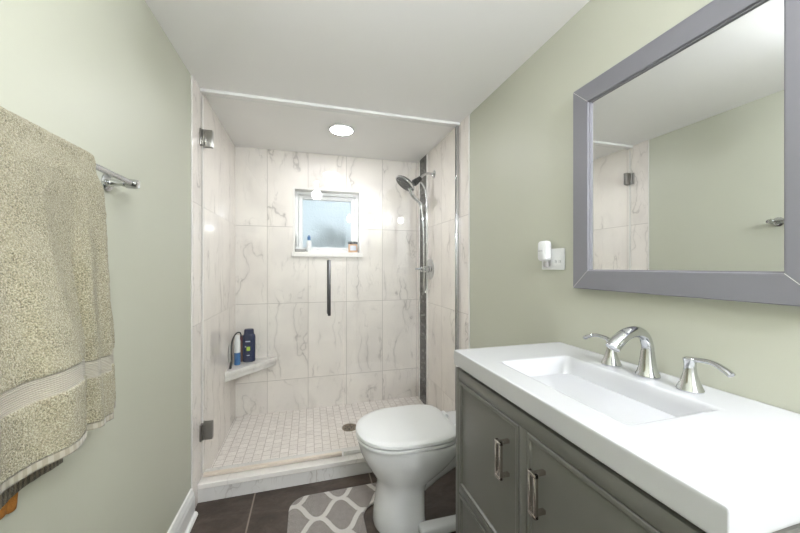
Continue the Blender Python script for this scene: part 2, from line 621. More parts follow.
# ---------------------------------------------------------------- window
w = bpy.data.objects.new('window_1', None)
C.objects.link(w)
w.location = (.697, YB + .1, WZ0)
w['kind'] = 'structure'
ORG['window_1'] = Vector(w.location)
fy0, fy1 = YB + .080, YB + .165
b = bmesh.new()
x0, x1, z0, z1 = WX0 + .012, WX1 - .012, WZ0 + .0, WZ1 - .012
fw = .026
add_box(b, (x0, fy0, z0), (x0 + fw, fy1, z1), .003)
add_box(b, (x1 - fw, fy0, z0), (x1, fy1, z1), .003)
add_box(b, (x0 + fw, fy0, z0), (x1 - fw, fy1, z0 + .020), .003)
add_box(b, (x0 + fw, fy0, z1 - fw), (x1 - fw, fy1, z1), .003)
struct('window_frame', b, M['vinyl'], w)
b = bmesh.new()
sx0, sx1, sz0, sz1 = x0 + fw + .002, x1 - fw - .002, z0 + .022, z1 - fw - .002
sw = .032
sy0, sy1 = fy0 + .016, fy1 - .02
add_box(b, (sx0, sy0, sz0), (sx0 + sw, sy1, sz1), .004)
add_box(b, (sx1 - sw, sy0, sz0), (sx1, sy1, sz1), .004)
add_box(b, (sx0 + sw, sy0, sz0), (sx1 - sw, sy1, sz0 + .022), .004)
add_box(b, (sx0 + sw, sy0, sz1 - sw), (sx1 - sw, sy1, sz1), .004)
sash = struct('window_sash', b, M['vinyl'], w)
struct('window_pane', bx((sx0 + sw - .004, sy0 + .022, sz0 + .018), (sx1 - sw + .004, sy0 + .026, sz1 - sw + .004)), M['frost'], sash)
b = bmesh.new()
add_box(b, (x0 + .006, fy0 - .010, WZ0 + .045), (x0 + .022, fy0 + .002, WZ0 + .165), .004)
add_tube(b, [(x0 + .014, fy0 - .006, WZ0 + .06), (x0 + .014, fy0 - .026, WZ0 + .07), (x0 + .014, fy0 - .028, WZ0 + .15)], .0045, 10)
struct('window_latch', b, M['plastic'], w, smooth=True)

# outside: ground and a shrub seen blurred through the frosted pane
struct('floor_outside', bx((-2.5, YB + .22, .9), (4.0, YB + 4.0, 1.0)), M['soil'])
b = bmesh.new()
rr = random.Random(7)
for i in range(420):
    a, e = rr.uniform(0, 2 * PI), rr.uniform(-.5, 1.4)
    R = rr.uniform(.55, 1.0)
    c = Vector((.80 + .36 * R * math.cos(a) * math.cos(e), YB + 1.05 + .30 * R * math.sin(a) * math.cos(e), 1.26 + .42 * R * math.sin(e)))
    d1 = Vector((rr.uniform(-1, 1), rr.uniform(-1, 1), rr.uniform(-.6, 1))).normalized()
    s1, s2 = ortho(d1)
    L_ = rr.uniform(.05, .09)
    q = [c, c + d1 * L_ * .45 + s1 * L_ * .3, c + d1 * L_, c + d1 * L_ * .45 - s1 * L_ * .3]
    b.faces.new([b.verts.new(p) for p in q])
foliage = obj('garden_shrub', b, M['leaf'], smooth=False, base=True)
tag(foliage, 'bluish green shrub outside, blurred behind the frosted window pane', 'shrub')
b = bmesh.new()
add_tube(b, [(.80, YB + 1.05, 1.0), (.79, YB + 1.03, 1.2), (.81, YB + 1.06, 1.5)], [.02, .016, .008], 8)
for k in range(7):
    a = k * .9
    add_tube(b, [(.80, YB + 1.05, 1.08 + .04 * k), (.80 + .25 * math.cos(a), YB + 1.05 + .2 * math.sin(a), 1.25 + .05 * k)], [.009, .004], 6)
obj('branch', b, M['brown'], foliage)

# ---------------------------------------------------------------- shower glass
GY0, GY1 = 1.905, 1.913
door = thing('shower_door', 'clear frameless hinged glass shower door at the left, with dark bar pull', 'shower door', (.37, 1.909, .095))
obj('glass_panel', bx((.012, GY0, .112), (.733, GY1, H - .020), .0012, 1), M['glass'], door, smooth=False)
obj('bottom_sweep', bx((.014, GY0 - .007, .0975), (.731, GY1 + .005, .116), .003), M['sweep'], door, label='tan vinyl sweep along the bottom edge')
obj('edge_seal', bx((.7335, GY0 - .001, .118), (.7375, GY1 + .001, H - .028), .001, 1), M['glass'], door)
obj('edge_seal', bx((.0045, GY0 - .002, .118), (.0115, GY1 + .002, H - .028), .001, 1), M['silicone'], door)
for zc in (1.872, .338):
    b = bmesh.new()
    add_box(b, (.013, GY0 - .008, zc - .046), (.058, GY0 - .0005, zc + .046), .003)
    add_box(b, (.013, GY1 + .0005, zc - .046), (.058, GY1 + .008, zc + .046), .003)
    h = obj('hinge', b, M['nickel'], door, label='brushed nickel hinge on the wall side')
    b = bmesh.new()
    add_box(b, (.0035, GY0 - .030, zc - .043), (.0115, GY1 + .024, zc + .043), .002)
    add_box(b, (.010, GY0 - .012, zc - .024), (.030, GY0 - .0085, zc + .024), .0015)
    add_tube(b, [(.0165, GY0 - .014, zc - .040), (.0165, GY0 - .014, zc + .040)], .0055, 14)
    obj('hinge_knuckle', b, M['nickel'], h)
b = bmesh.new()
for yy in (GY0 - .045, GY1 + .030):
    add_box(b, (.6485, yy, .920), (.6655, yy + .014, 1.238), .004, 3)
for zc in (1.0, 1.158):
    add_tube(b, [(.657, GY0 - .034, zc), (.657, GY1 + .036, zc)], .0065, 14)
obj('pull_handle', b, plain('dark_gunmetal', (.10, .10, .10, 1), .3, .8), door, label='dark gunmetal vertical bar pull')

pan = thing('fixed_glass_panel', 'clear fixed shower glass panel right of the door, behind the toilet', 'glass panel', (1.11, 1.909, .095))
obj('glass_panel', bx((.742, GY0, .098), (RW - .008, GY1, H - .0165), .0012, 1), M['glass'], pan, smooth=False)
b = bmesh.new()
add_box(b, (RW - .024, GY0 - .006, .0965), (RW - .0035, GY0 - .001, H - .0165), .001)
add_box(b, (RW - .024, GY1 + .001, .0965), (RW - .0035, GY1 + .006, H - .0165), .001)
add_box(b, (RW - .0075, GY0 - .001, .0965), (RW - .0035, GY1 + .001, H - .0165))
obj('wall_channel', b, M['chrome'], pan, label='polished metal channel fixing the glass to the wall')
b = bmesh.new()
add_box(b, (.745, GY0 - .005, .0955), (RW - .025, GY0 - .001, .110), .001)
add_box(b, (.745, GY1 + .001, .0955), (RW - .025, GY1 + .005, .110), .001)
obj('bottom_channel', b, M['silicone'], pan)

# ---------------------------------------------------------------- shower fittings
b = bmesh.new()
add_lathe(b, [(.078, 0), (.084, .002), (.086, .006), (.080, .010), (.073, .011), (.073, .004), (.001, .004)], (.757, 2.190, H), (0, 0, -1), 40)
lamp = thing('recessed_ceiling_light', 'round white recessed light shining in the ceiling over the shower', 'ceiling light', (.757, 2.190, H - .011))
obj('trim_ring', b, M['plastic'], lamp)
b = bmesh.new()
add_lathe(b, [(.0715, 0), (.0715, .004)], (.757, 2.190, H - .012), (0, 0, 1), 32)
obj('diffuser', b, M['lamp_shower'], lamp, label='glowing round diffuser')

FL = Vector((RW - .003, 2.335, 1.915))
sh = thing('combination_shower', 'chrome and black combination shower head with hose on a curved wall arm', 'shower', FL)
b = bmesh.new()
add_lathe(b, [(.031, 0), (.031, .003), (.027, .008), (.013, .012), (.011, .02)], FL, (-1, 0, 0), 28)
obj('flange', b, M['chrome'], sh)
b = bmesh.new()
add_tube(b, [FL + Vector((-.005, 0, 0)), FL + Vector((-.045, 0, .004)), FL + Vector((-.085, 0, -.010)), FL + Vector((-.112, 0, -.038))], .0095, 16)
obj('shower_arm', b, M['chrome'], sh)
ax = Vector((-.78, 0, -.62)).normalized()
J = FL + Vector((-.112, 0, -.038))
b = bmesh.new()
add_lathe(b, [(.013, 0), (.019, .006), (.021, .030), (.017, .036), (.024, .040), (.026, .070), (.020, .078)], J - ax * .004, ax, 24)
br = obj('diverter', b, M['black'], sh, label='black swivel diverter with hand shower cradle')
b = bmesh.new()
fa = Vector((-.61, -.037, -.80)).normalized()      # spray direction
hc = Vector((1.243, 2.325, 1.824))
add_lathe(b, [(.020, -.036), (.042, -.030), (.072, -.014), (.081, -.004), (.081, .003), (.076, .006), (.074, .0035)], hc, fa, 40)
obj('head_shell', b, M['black'], sh, label='black back shell of the head')
b = bmesh.new()
add_lathe(b, [(.0815, -.002), (.083, .003), (.0815, .008), (.0755, .009), (.0755, .004)], hc, fa, 40)
obj('rim', b, M['chrome'], sh)
b = bmesh.new()
add_lathe(b, [(.075, .003), (.075, .006), (.050, .006), (.049, .009), (.028, .009), (.027, .006), (.001, .006)], hc, fa, 40)
a1, a2 = ortho(fa)
face = obj('spray_face', b, M['rubber'], sh, label='dark grey spray plate')
b = bmesh.new()
for rad, cnt in ((.018, 8), (.038, 16), (.062, 24)):
    for k in range(cnt):
        q = hc + fa * (.0085 if rad == .038 else .0055) + (a1 * math.cos(2 * PI * k / cnt) + a2 * math.sin(2 * PI * k / cnt)) * rad
        add_lathe(b, [(.003, 0), (.0018, .004)], q, fa, 8)
obj('nozzle', b, M['chrome'], face)
wb = Vector((1.378, 2.335, 1.640))
b = bmesh.new()
add_tube(b, [hc + Vector((.040, .0, -.030)), hc + Vector((.062, .004, -.085)), wb + Vector((-.012, 0, .045)), wb], [.019, .015, .013, .010], 16)
wand = obj('hand_shower_handle', b, M['chrome'], sh)
b = bmesh.new()
add_tube(b, [wb + Vector((-.001, 0, .008)), (1.392, 2.335, 1.50), (1.398, 2.34, 1.25), (1.402, 2.35, 1.06), (1.415, 2.355, 1.00),
             (1.43, 2.36, 1.06), (1.425, 2.352, 1.30), (1.422, 2.345, 1.60), (1.415, 2.34, 1.76), (1.395, 2.335, 1.815), (1.370, 2.334, 1.845)], .0062, 12, n=10)
obj('hose', b, M['chrome'], sh)

VY, VZ = 2.420, 1.178
va = thing('shower_valve', 'round chrome shower valve with lever handle on the right tiled wall', 'shower valve', (RW - .003, VY, VZ))
b = bmesh.new()
add_lathe(b, [(.086, 0), (.086, .003), (.080, .007), (.045, .011), (.040, .016), (.030, .018)], (RW - .003, VY, VZ), (-1, 0, 0), 40)
obj('escutcheon', b, M['chrome'], va)
b = bmesh.new()
add_lathe(b, [(.027, 0), (.027, .028), (.023, .034), (.023, .056), (.018, .062)], (RW - .020, VY, VZ), (-1, 0, 0), 28)
hub = obj('valve_hub', b, M['chrome'], va)
b = bmesh.new()
add_tube(b, [(RW - .062, VY, VZ), (RW - .085, VY + .004, VZ + .002), (RW - .125, VY + .012, VZ + .002)], [.012, .009, .007], 14)
obj('lever', b, M['chrome'], hub)

dr = thing('shower_drain', 'round bronze grid drain set in the mosaic shower floor', 'drain', (.827, 2.325, .044))
b = bmesh.new()
add_lathe(b, [(.056, 0), (.056, .0025), (.050, .0035), (.047, .002), (.001, .002)], (.827, 2.325, .0442), (0, 0, 1), 36)
obj('drain_plate', b, plain('aged_bronze', (.30, .25, .19, 1), .35, .9), dr)
b = bmesh.new()
for k in range(6):
    a = k * PI / 3
    for r_ in (.017, .033):
        c = Vector((.827 + r_ * math.cos(a + r_ * 10), 2.325 + r_ * math.sin(a + r_ * 10), .0463))
        add_lathe(b, [(.0052, 0), (.0052, .0006)], c, (0, 0, 1), 12)
obj('drain_hole', b, M['black'], dr)

# ---------------------------------------------------------------- corner shelf and what stands on it
SZ = .487
sf = thing('corner_shelf', 'triangular white marble shelf in the far left shower corner', 'shelf', (.004, YB - .001, .423))
b = bmesh.new()
prism(b, [(.0035, YB - .0005), (.0035, YB - .337), (.012, YB - .337), (.306, YB - .012), (.306, YB - .0005)], .459, SZ, .003)
obj('shelf_slab', b, M['slab'], sf)
b = bmesh.new()
prism(b, [(.0035, YB - .0005), (.0035, YB - .322), (.010, YB - .322), (.292, YB - .010), (.292, YB - .0005)], .423, .4560, .002)
obj('shelf_edge', b, M['slab'], sf)


def loft_ell(bm, cx, cy, secs, seg=28, p=2.4):
    loops = []
    for z, a, b_ in secs:
        lp = []
        for k in range(seg):
            th = 2 * PI * k / seg
            c_, s_ = math.cos(th), math.sin(th)
            lp.append((cx + a * math.copysign(abs(c_) ** (2 / p), c_), cy + b_ * math.copysign(abs(s_) ** (2 / p), s_), z))
        loops.append(lp)
    return bridge(bm, loops, cap0=True, cap1=True)


z = SZ + .001
cx, cy = .112, 2.640
bo = thing('shampoo_bottle', 'tall navy blue bottle with lime label mark on the corner shelf', 'bottle', (cx, cy, z))
b = bmesh.new()
loft_ell(b, cx, cy, [(z, .040, .024), (z + .004, .044, .027), (z + .10, .045, .028), (z + .185, .045, .028), (z + .200, .041, .026), (z + .207, .034, .024)])
obj('bottle_body', b, M['navy'], bo)
b = bmesh.new()
loft_ell(b, cx, cy, [(z + .2075, .033, .024), (z + .212, .035, .025), (z + .238, .033, .024), (z + .243, .028, .020)])
obj('bottle_cap', b, M['navy'], bo)
# wrap-on label marks: two pale text bars and a lime square
fdir = -1


def label_patch(bm, x0, x1, z0, z1, a=.0453, bb=.0283, off=.0006, n=8):
    """patch lying on the front (towards -y) of the bottle's super-ellipse"""
    lo, hi = [], []
    for k in range(n + 1):
        xx = x0 + (x1 - x0) * k / n
        yy = -(bb) * (1 - abs(xx / a) ** 2.4) ** (1 / 2.4) - off
        lo.append((cx + xx, cy + yy, z0))
        hi.append((cx + xx, cy + yy, z1))
    bridge(bm, [lo, hi], close_u=False)


b = bmesh.new()
label_patch(b, -.012, .012, z + .085, z + .115)
obj('label_mark', b, M['lime'], bo)
for xa, xb, za, zb in ((-.020, .013, .150, .158), (-.012, .009, .049, .053), (-.024, -.016, .112, .120)):
    b = bmesh.new()
    label_patch(b, xa, xb, z + za, z + zb)
    obj('label_print', b, M['ink'], bo)

cx2, cy2 = .045, 2.572
tb = thing('lotion_tube', 'slim white and blue tube standing left of the navy bottle', 'tube', (cx2, cy2, z))
b = bmesh.new()
add_lathe(b, [(.019, 0), (.0205, .002), (.0205, .088)], (cx2, cy2, z), (0, 0, 1), 28)
obj('tube_base', b, M['blue'], tb, label='blue lower half')
b = bmesh.new()
add_lathe(b, [(.0206, .0885), (.0206, .17), (.018, .182)], (cx2, cy2, z), (0, 0, 1), 28)
obj('tube_body', b, M['plastic'], tb)
b = bmesh.new()
add_lathe(b, [(.0165, .1825), (.0165, .205), (.013, .212), (.001, .213)], (cx2, cy2, z), (0, 0, 1), 28)
obj('cap', b, M['plastic'], tb)

cx3, cy3 = .070, 2.655
ab = thing('amber_bottle', 'small brown bottle with maroon top between the white tube and navy bottle', 'bottle', (cx3 - .006, cy3, z))
b = bmesh.new()
add_lathe(b, [(.016, 0), (.0175, .003), (.0175, .13), (.011, .148), (.009, .153)], (cx3 - .009, cy3, z), (0, 0, 1), 24)
obj('bottle_body', b, M['brown'], ab)
b = bmesh.new()
add_lathe(b, [(.013, .1535), (.013, .19), (.009, .195)], (cx3 - .009, cy3, z), (0, 0, 1), 24)
obj('bottle_cap', b, M['maroon'], ab)

rz = thing('bath_brush', 'black strap scrubber leaning in the corner left of the white tube', 'brush', (.022, 2.52, z))
b = bmesh.new()
add_tube(b, [(.024, 2.455, z + .008), (.024, 2.49, z + .055), (.018, 2.515, z + .115), (.020, 2.54, z + .185), (.034, 2.60, z + .222), (.056, 2.612, z + .222), (.064, 2.616, z + .19)],
         [.008, .007, .0055, .005, .005, .005, .0045], 12)
obj('strap', b, M['black'], rz)
b = bmesh.new()
add_tube(b, [(.016, 2.475, z + .050), (.010, 2.485, z + .11), (.012, 2.50, z + .165)], [.009, .010, .006], 12)
obj('scrub_pad', b, M['greyplas'], rz)

b = bmesh.new()
prism(b, [(.0035, YB - .0005), (.0035, YB - .312), (.010, YB - .312), (.282, YB - .010), (.282, YB - .0005)], .4562, .4588)
obj('grout_joint', b, M['greyplas'], sf)
# ---------------------------------------------------------------- things on the window sill
z = WZ0 + .001
sb = thing('lotion_bottle', 'small white bottle with blue cap on the left of the window sill', 'bottle', (.546, 2.752, z))
b = bmesh.new()
add_lathe(b, [(.018, 0), (.0195, .002), (.0195, .082), (.014, .093), (.009, .096)], (.546, 2.752, z), (0, 0, 1), 28)
obj('bottle_body', b, M['plastic'], sb)
b = bmesh.new()
add_lathe(b, [(.0135, .0965), (.0135, .125), (.008, .129), (.006, .137), (.001, .139)], (.546, 2.752, z), (0, 0, 1), 24)
obj('bottle_cap', b, M['blue'], sb)

jr = thing('scrub_jar', 'small jar of peach scrub with black lid at the right of the window sill', 'jar', (.905, 2.752, z))
b = bmesh.new()
add_lathe(b, [(.036, 0), (.039, .003), (.039, .066), (.035, .071)], (.905, 2.752, z), (0, 0, 1), 32)
obj('jar_body', b, M['peach'], jr)
b = bmesh.new()
add_lathe(b, [(.0405, .0715), (.0415, .073), (.0415, .088), (.039, .091), (.001, .091)], (.905, 2.752, z), (0, 0, 1), 32)
obj('jar_lid', b, M['black'], jr)
b = bmesh.new()
lo, hi = [], []
for k in range(15):
    a = -PI / 2 + (k - 7) * .10
    lo.append((.905 + .0396 * math.cos(a), 2.752 + .0396 * math.sin(a), z + .016))
    hi.append((.905 + .0396 * math.cos(a), 2.752 + .0396 * math.sin(a), z + .056))
bridge(b, [lo, hi], close_u=False)
obj('jar_label', b, M['ink'], jr)

b = bmesh.new()
bridge(b, [rrect(.440, .516, 2.716, 2.776, .012, z), rrect(.436, .520, 2.712, 2.780, .014, z + .003), rrect(.434, .522, 2.710, 2.782, .015, z + .022),
           rrect(.440, .516, 2.716, 2.776, .012, z + .022), rrect(.443, .513, 2.719, 2.773, .011, z + .006)], cap0=True, cap1=True)
tag(obj('soap_dish', b, M['greyplas'], base=True), 'low grey dish at the left end of the window sill', 'soap dish')

# ---------------------------------------------------------------- toilet
TCY = 1.490
to = thing('toilet', 'white two-piece toilet with closed lid beside the grey vanity', 'toilet', (1.10, TCY, 0))


def sec(z, xf, xb, hw, xm=None, pb=3.2, seg=48, pf=2.15):
    xm = xm if xm is not None else xf + (xb - xf) * .50
    lp = []
    for k in range(seg):
        th = 2 * PI * k / seg
        c_, s_ = math.cos(th), math.sin(th)
        if c_ < 0:
            p = pf
            x = xm - (xm - xf) * abs(c_) ** (2 / p)
        else:
            p = pb
            x = xm + (xb - xm) * abs(c_) ** (2 / p)
        lp.append((x, TCY + hw * math.copysign(abs(s_) ** (2 / p), s_), z))
    return lp


b = bmesh.new()
bridge(b, [sec(0, .838, 1.075, .122, pb=4), sec(.010, .836, 1.075, .123, pb=4), (sec(.06, .842, 1.07, .120, pb=4)), sec(.12, .850, 1.07, .119, pb=4),
           sec(.17, .856, 1.07, .119, pb=4), sec(.205, .854, 1.09, .123), sec(.235, .838, 1.13, .137), sec(.275, .812, 1.18, .157), sec(.315, .790, 1.22, .172),
           sec(.350, .775, 1.25, .181), sec(.384, .767, 1.27, .185), sec(.395, .766, 1.27, .185), sec(.4000, .768, 1.265, .183), sec(.401, .774, 1.26, .177)], cap0=True, cap1=True)
bowl = obj('bowl', b, M['porcelain'], to, angle=60)
b = bmesh.new()
add_box(b, (1.10, TCY - .150, .335), (1.455, TCY + .145, .409), .018, 4)
obj('tank_deck', b, M['porcelain'], to, angle=60)
b = bmesh.new()      # exposed trapway behind the pedestal
add_tube(b, [(1.00, TCY, .17), (1.06, TCY, .22), (1.15, TCY, .27), (1.25, TCY, .29), (1.33, TCY, .24), (1.36, TCY, .12), (1.365, TCY, .0)], [.09, .095, .095, .085, .065, .065, .07], 24)
obj('trapway', b, M['porcelain'], to, angle=60)
b = bmesh.new()
prism(b, [(1.02, TCY - .165), (1.38, TCY - .150), (1.40, TCY - .135), (1.40, TCY - .06), (1.33, TCY - .06), (1.32, TCY - .112), (1.02, TCY - .105)], 0, .045, .010)
foot = obj('foot', b, M['porcelain'], to, angle=60)
for s_ in (-1,):
    b = bmesh.new()
    add_lathe(b, [(.012, 0), (.012, .006), (.008, .014), (.001, .016)], (1.27, TCY + s_ * .132, .0445), (0, 0, 1), 16)
    obj('bolt_cap', b, M['plastic'], foot)
b = bmesh.new()
bridge(b, [sec(.4012, .860, 1.17, .10), sec(.4070, .860, 1.17, .10), sec(.4073, .764, 1.212, .187, .965, 4.5), sec(.409, .758, 1.216, .191, .965, 4.5), sec(.419, .758, 1.216, .191, .965, 4.5), sec(.421, .761, 1.212, .188, .965, 4.5)], cap0=True, cap1=True)
obj('seat', b, M['plastic'], to, angle=32)
b = bmesh.new()
bridge(b, [sec(.4212, .860, 1.17, .10), sec(.4275, .860, 1.17, .10), sec(.4278, .758, 1.214, .192, .965, 4.5), sec(.4295, .756, 1.216, .193, .965, 4.5), sec(.440, .758, 1.215, .191, .965, 4.5), sec(.446, .768, 1.208, .184, .965, 4.5),
           sec(.449, .79, 1.19, .166, .965, 4.5), sec(.451, .90, 1.12, .08)], cap0=True, cap1=True)
lid = obj('lid', b, M['plastic'], to, angle=32)
for s_ in (-1, 1):
    b = bmesh.new()
    add_tube(b, [(1.232, TCY + s_ * .075 - .022, .421), (1.232, TCY + s_ * .075 + .022, .421)], .013, 14)
    obj('seat_hinge', b, M['plastic'], lid)
b = bmesh.new()
bridge(b, [rrect(1.325, 1.470, TCY - .165, TCY + .145, .03, .402), rrect(1.320, 1.474, TCY - .172, TCY + .148, .03, .50), rrect(1.318, 1.474, TCY - .178, TCY + .150, .03, .690)], cap0=True, cap1=True)
tank = obj('tank', b, M['porcelain'], to)
b = bmesh.new()
bridge(b, [rrect(1.312, 1.478, TCY - .184, TCY + .152, .03, .691), rrect(1.309, 1.480, TCY - .188, TCY + .154, .03, .697), rrect(1.309, 1.480, TCY - .188, TCY + .154, .03, .712),
           rrect(1.316, 1.476, TCY - .180, TCY + .160, .03, .719)], cap0=True, cap1=True)
obj('tank_lid', b, M['porcelain'], to)
b = bmesh.new()
add_tube(b, [(1.316, TCY - .13, .64), (1.300, TCY - .13, .64), (1.296, TCY - .10, .638), (1.296, TCY - .06, .632)], [.012, .010, .007, .006], 12)
obj('flush_lever', b, M['chrome'], tank)

# ---------------------------------------------------------------- bath mat: U shape around the toilet foot
b = bmesh.new()
mx0, mx1, my0, my1 = .452, 1.02, 1.175, 1.735
cutx, chw, cr, R_ = .795, .150, .09, .085
cyM = 1.450
out = []


def arc(cx_, cy_, r_, a0, a1, n=10):
    return [(cx_ + r_ * math.cos(math.radians(a0 + (a1 - a0) * k / n)), cy_ + r_ * math.sin(math.radians(a0 + (a1 - a0) * k / n))) for k in range(n + 1)]


poly = []
poly += arc(mx0 + R_, my0 + R_, R_, 180, 270)
poly += arc(mx1 - .03, my0 + .03, .03, 270, 360, 4)
poly += arc(mx1 - .03, cyM - chw - .03, .03, 0, 90, 4)
poly += list(reversed(arc(cutx + cr, cyM - chw + cr, cr, 180, 270, 10)))
poly += list(reversed(arc(cutx + cr, cyM + chw - cr, cr, 90, 180, 10)))
poly += arc(mx1 - .03, cyM + chw + .03, .03, 270, 360, 4)
poly += arc(mx1 - .03, my1 - .03, .03, 0, 90, 4)
poly += arc(mx0 + R_, my1 - R_, R_, 90, 180)


def inside(px, py):
    c_ = False
    j = len(poly) - 1
    for i in range(len(poly)):
        xi, yi = poly[i]
        xj, yj = poly[j]
        if (yi > py) != (yj > py) and px < (xj - xi) * (py - yi) / (yj - yi) + xi:
            c_ = not c_
        j = i
    return c_


def shrink(pl, d_):
    n = len(pl)
    o_ = []
    for i in range(n):
        p0, p1, p2 = Vector(pl[i - 1]), Vector(pl[i]), Vector(pl[(i + 1) % n])
        t_ = (p2 - p0).normalized()
        nn = Vector((-t_.y, t_.x))
        q = p1 + nn * d_
        o_.append((q.x, q.y))
    return o_


loops = []
for d_, z in ((.006, .001), (0, .005), (0, .014), (.004, .0185), (.010, .020)):
    loops.append([(x_, y_, z) for x_, y_ in shrink(poly, d_)])
bridge(b, loops, cap0=True, cap1=True)
mat = obj('bath_mat', b, M['mat'], base=True)
tag(mat, 'grey contour bath mat with white trellis pattern around the toilet foot', 'bath mat')

# ---------------------------------------------------------------- vanity
CY0, CY1, CXF = .272, 1.034, 1.041
CZ0, CZ1 = 0.0, .848
vn = thing('vanity_cabinet', 'grey painted vanity cabinet with two doors under the white sink top', 'vanity cabinet', (1.26, .655, 0))
b = bmesh.new()
th = .018
add_box(b, (CXF + .02, CY1 - th, .09), (RW - .004, CY1, CZ1), .001)
add_box(b, (CXF + .02, CY0, .09), (RW - .004, CY0 + th, CZ1), .001)
add_box(b, (CXF + .02, CY0 + th, .09), (RW - .004, CY1 - th, .108))
add_box(b, (RW - .016, CY0 + th, .108), (RW - .004, CY1 - th, CZ1))
# face frame
add_box(b, (CXF, CY1 - .026, 0), (CXF + .020, CY1, CZ1), .0015)
add_box(b, (CXF, CY0, 0), (CXF + .020, CY0 + .026, CZ1), .0015)
add_box(b, (CXF, CY0 + .026, .812), (CXF + .020, CY1 - .026, CZ1), .0015)
add_box(b, (CXF, .665 - .014, .452), (CXF + .020, .665 + .014, .812), .0015)
add_box(b, (CXF, CY0 + .026, .428), (CXF + .020, CY1 - .026, .452), .0015)
add_box(b, (CXF, CY0 + .026, .09), (CXF + .020, CY1 - .026, .125), .0015)
for yy in (CY0, CY1 - .04):
    add_box(b, (RW - .05, yy, 0), (RW - .006, yy + .04, .09))
obj('body', b, M['cab'], vn)
obj('gap_shade_fill', bx((CXF + .016, CY0 + .010, CZ1), (RW - .006, CY1 - .006, .8585)), M['cabdark'], vn)  # dark filler under the sink top; the gap's shade is its colour
b = bx((CXF + .021, CY0 + .019, .110), (CXF + .0255, CY1 - .019, .845))
obj('inner_panel', b, M['cabdark'], vn)


def door_leaf(name, y0, y1, z0, z1):
    """flat slab with a stepped bead moulding around its edge"""
    b = bmesh.new()
    g = .0025
    y0, y1, z0, z1 = y0 + g, y1 - g, z0 + g, z1 - g

    def loop(i, x):
        return [(x, y0 + i, z0 + i), (x, y1 - i, z0 + i), (x, y1 - i, z1 - i), (x, y0 + i, z1 - i)]
    xs = CXF
    bridge(b, [loop(0, xs + .018), loop(0, xs + .001), loop(.0015, xs - .001), loop(.008, xs - .002), loop(.0105, xs - .001), loop(.0125, xs + .004), loop(.015, xs + .005),
               loop(.0175, xs + .0045)], cap0=True, cap1=True)
    return obj(name, b, M['cab'], vn, angle=20)


def handle(parent, y, zc, x=CXF + .0045, half=.048, horiz=False):
    """open rectangular pull: two slim rails joined at both ends, standing on two posts"""
    b = bmesh.new()

    def bxr(x0, x1, u0, u1, w0, w1):          # u across, w along the handle
        if horiz:
            add_box(b, (x0, y + w0, zc + u0), (x1, y + w1, zc + u1), .0008)
        else:
            add_box(b, (x0, y + u0, zc + w0), (x1, y + u1, zc + w1), .0008)
    for s_ in (-1, 1):
        bxr(x - .034, x - .026, s_ * .009 - .0035, s_ * .009 + .0035, -half, half)
        bxr(x - .0345, x - .0255, -.0125, .0125, s_ * (half - .004) - .004, s_ * (half - .004) + .004)
        bxr(x - .026, x - .0004, -.005, .005, s_ * (half - .005) - .0045, s_ * (half - .005) + .0045)
    return obj('handle', b, M['pewter'], parent, label='polished nickel bar handle')


d1 = door_leaf('door', .679, CY1 - .026, .452, .812)
handle(d1, .728, .705)
d2 = door_leaf('door', CY0 + .026, .651, .452, .812)
handle(d2, .596, .705)
d3 = door_leaf('drawer', CY0 + .026, CY1 - .026, .125, .428)
handle(d3, .655, .29, horiz=True)

# counter top with moulded basin
VX0, VX1, VY0, VY1, VT = 1.036, RW - .001, .267, 1.037, .908
top = thing('sink', 'glossy white one-piece sink top with rectangular basin on the vanity', 'sink', (1.26, .652, .859))
b = bmesh.new()
bxa, bxb, bya, byb = 1.112, 1.358, .458, .866
loops = [rrect(VX0 + .001, VX1, VY0 + .001, VY1 - .001, .002, .859), rrect(VX0, VX1, VY0, VY1, .003, .8605), rrect(VX0, VX1, VY0, VY1, .003, .864), rrect(VX0, VX1, VY0, VY1, .003, VT - .007),
         rrect(VX0, VX1, VY0, VY1, .003, VT - .0022), rrect(VX0 + .0007, VX1, VY0 + .0007, VY1 - .0007, .003, VT - .0007), rrect(VX0 + .0022, VX1 - .001, VY0 + .0022, VY1 - .0022, .003, VT),
         rrect(VX0 + .009, VX1 - .003, VY0 + .009, VY1 - .009, .003, VT)]


def bas(i, z, r):
    return rrect(bxa + i, bxb - i * .75, bya + i * 1.5, byb - i * 1.1, r, z)


loops += [bas(-.012, VT, .014), bas(-.004, VT, .014), bas(-.001, VT - .0008, .015), bas(.003, VT - .005, .018), bas(.008, VT - .020, .022), bas(.018, VT - .060, .03), bas(.027, VT - .080, .035),
          bas(.040, VT - .090, .035), bas(.07, VT - .094, .03)]
bridge(b, loops, cap0=True, cap1=True)
obj('basin_top', b, M['solid'], top, angle=50)
b = bmesh.new()
add_lathe(b, [(.030, 0), (.031, .002), (.026, .004), (.022, .002), (.001, .002)], (1.245, .662, VT - .0938), (0, 0, 1), 28)
dn = obj('basin_drain', b, M['chrome'], top, label='chrome drain ring')

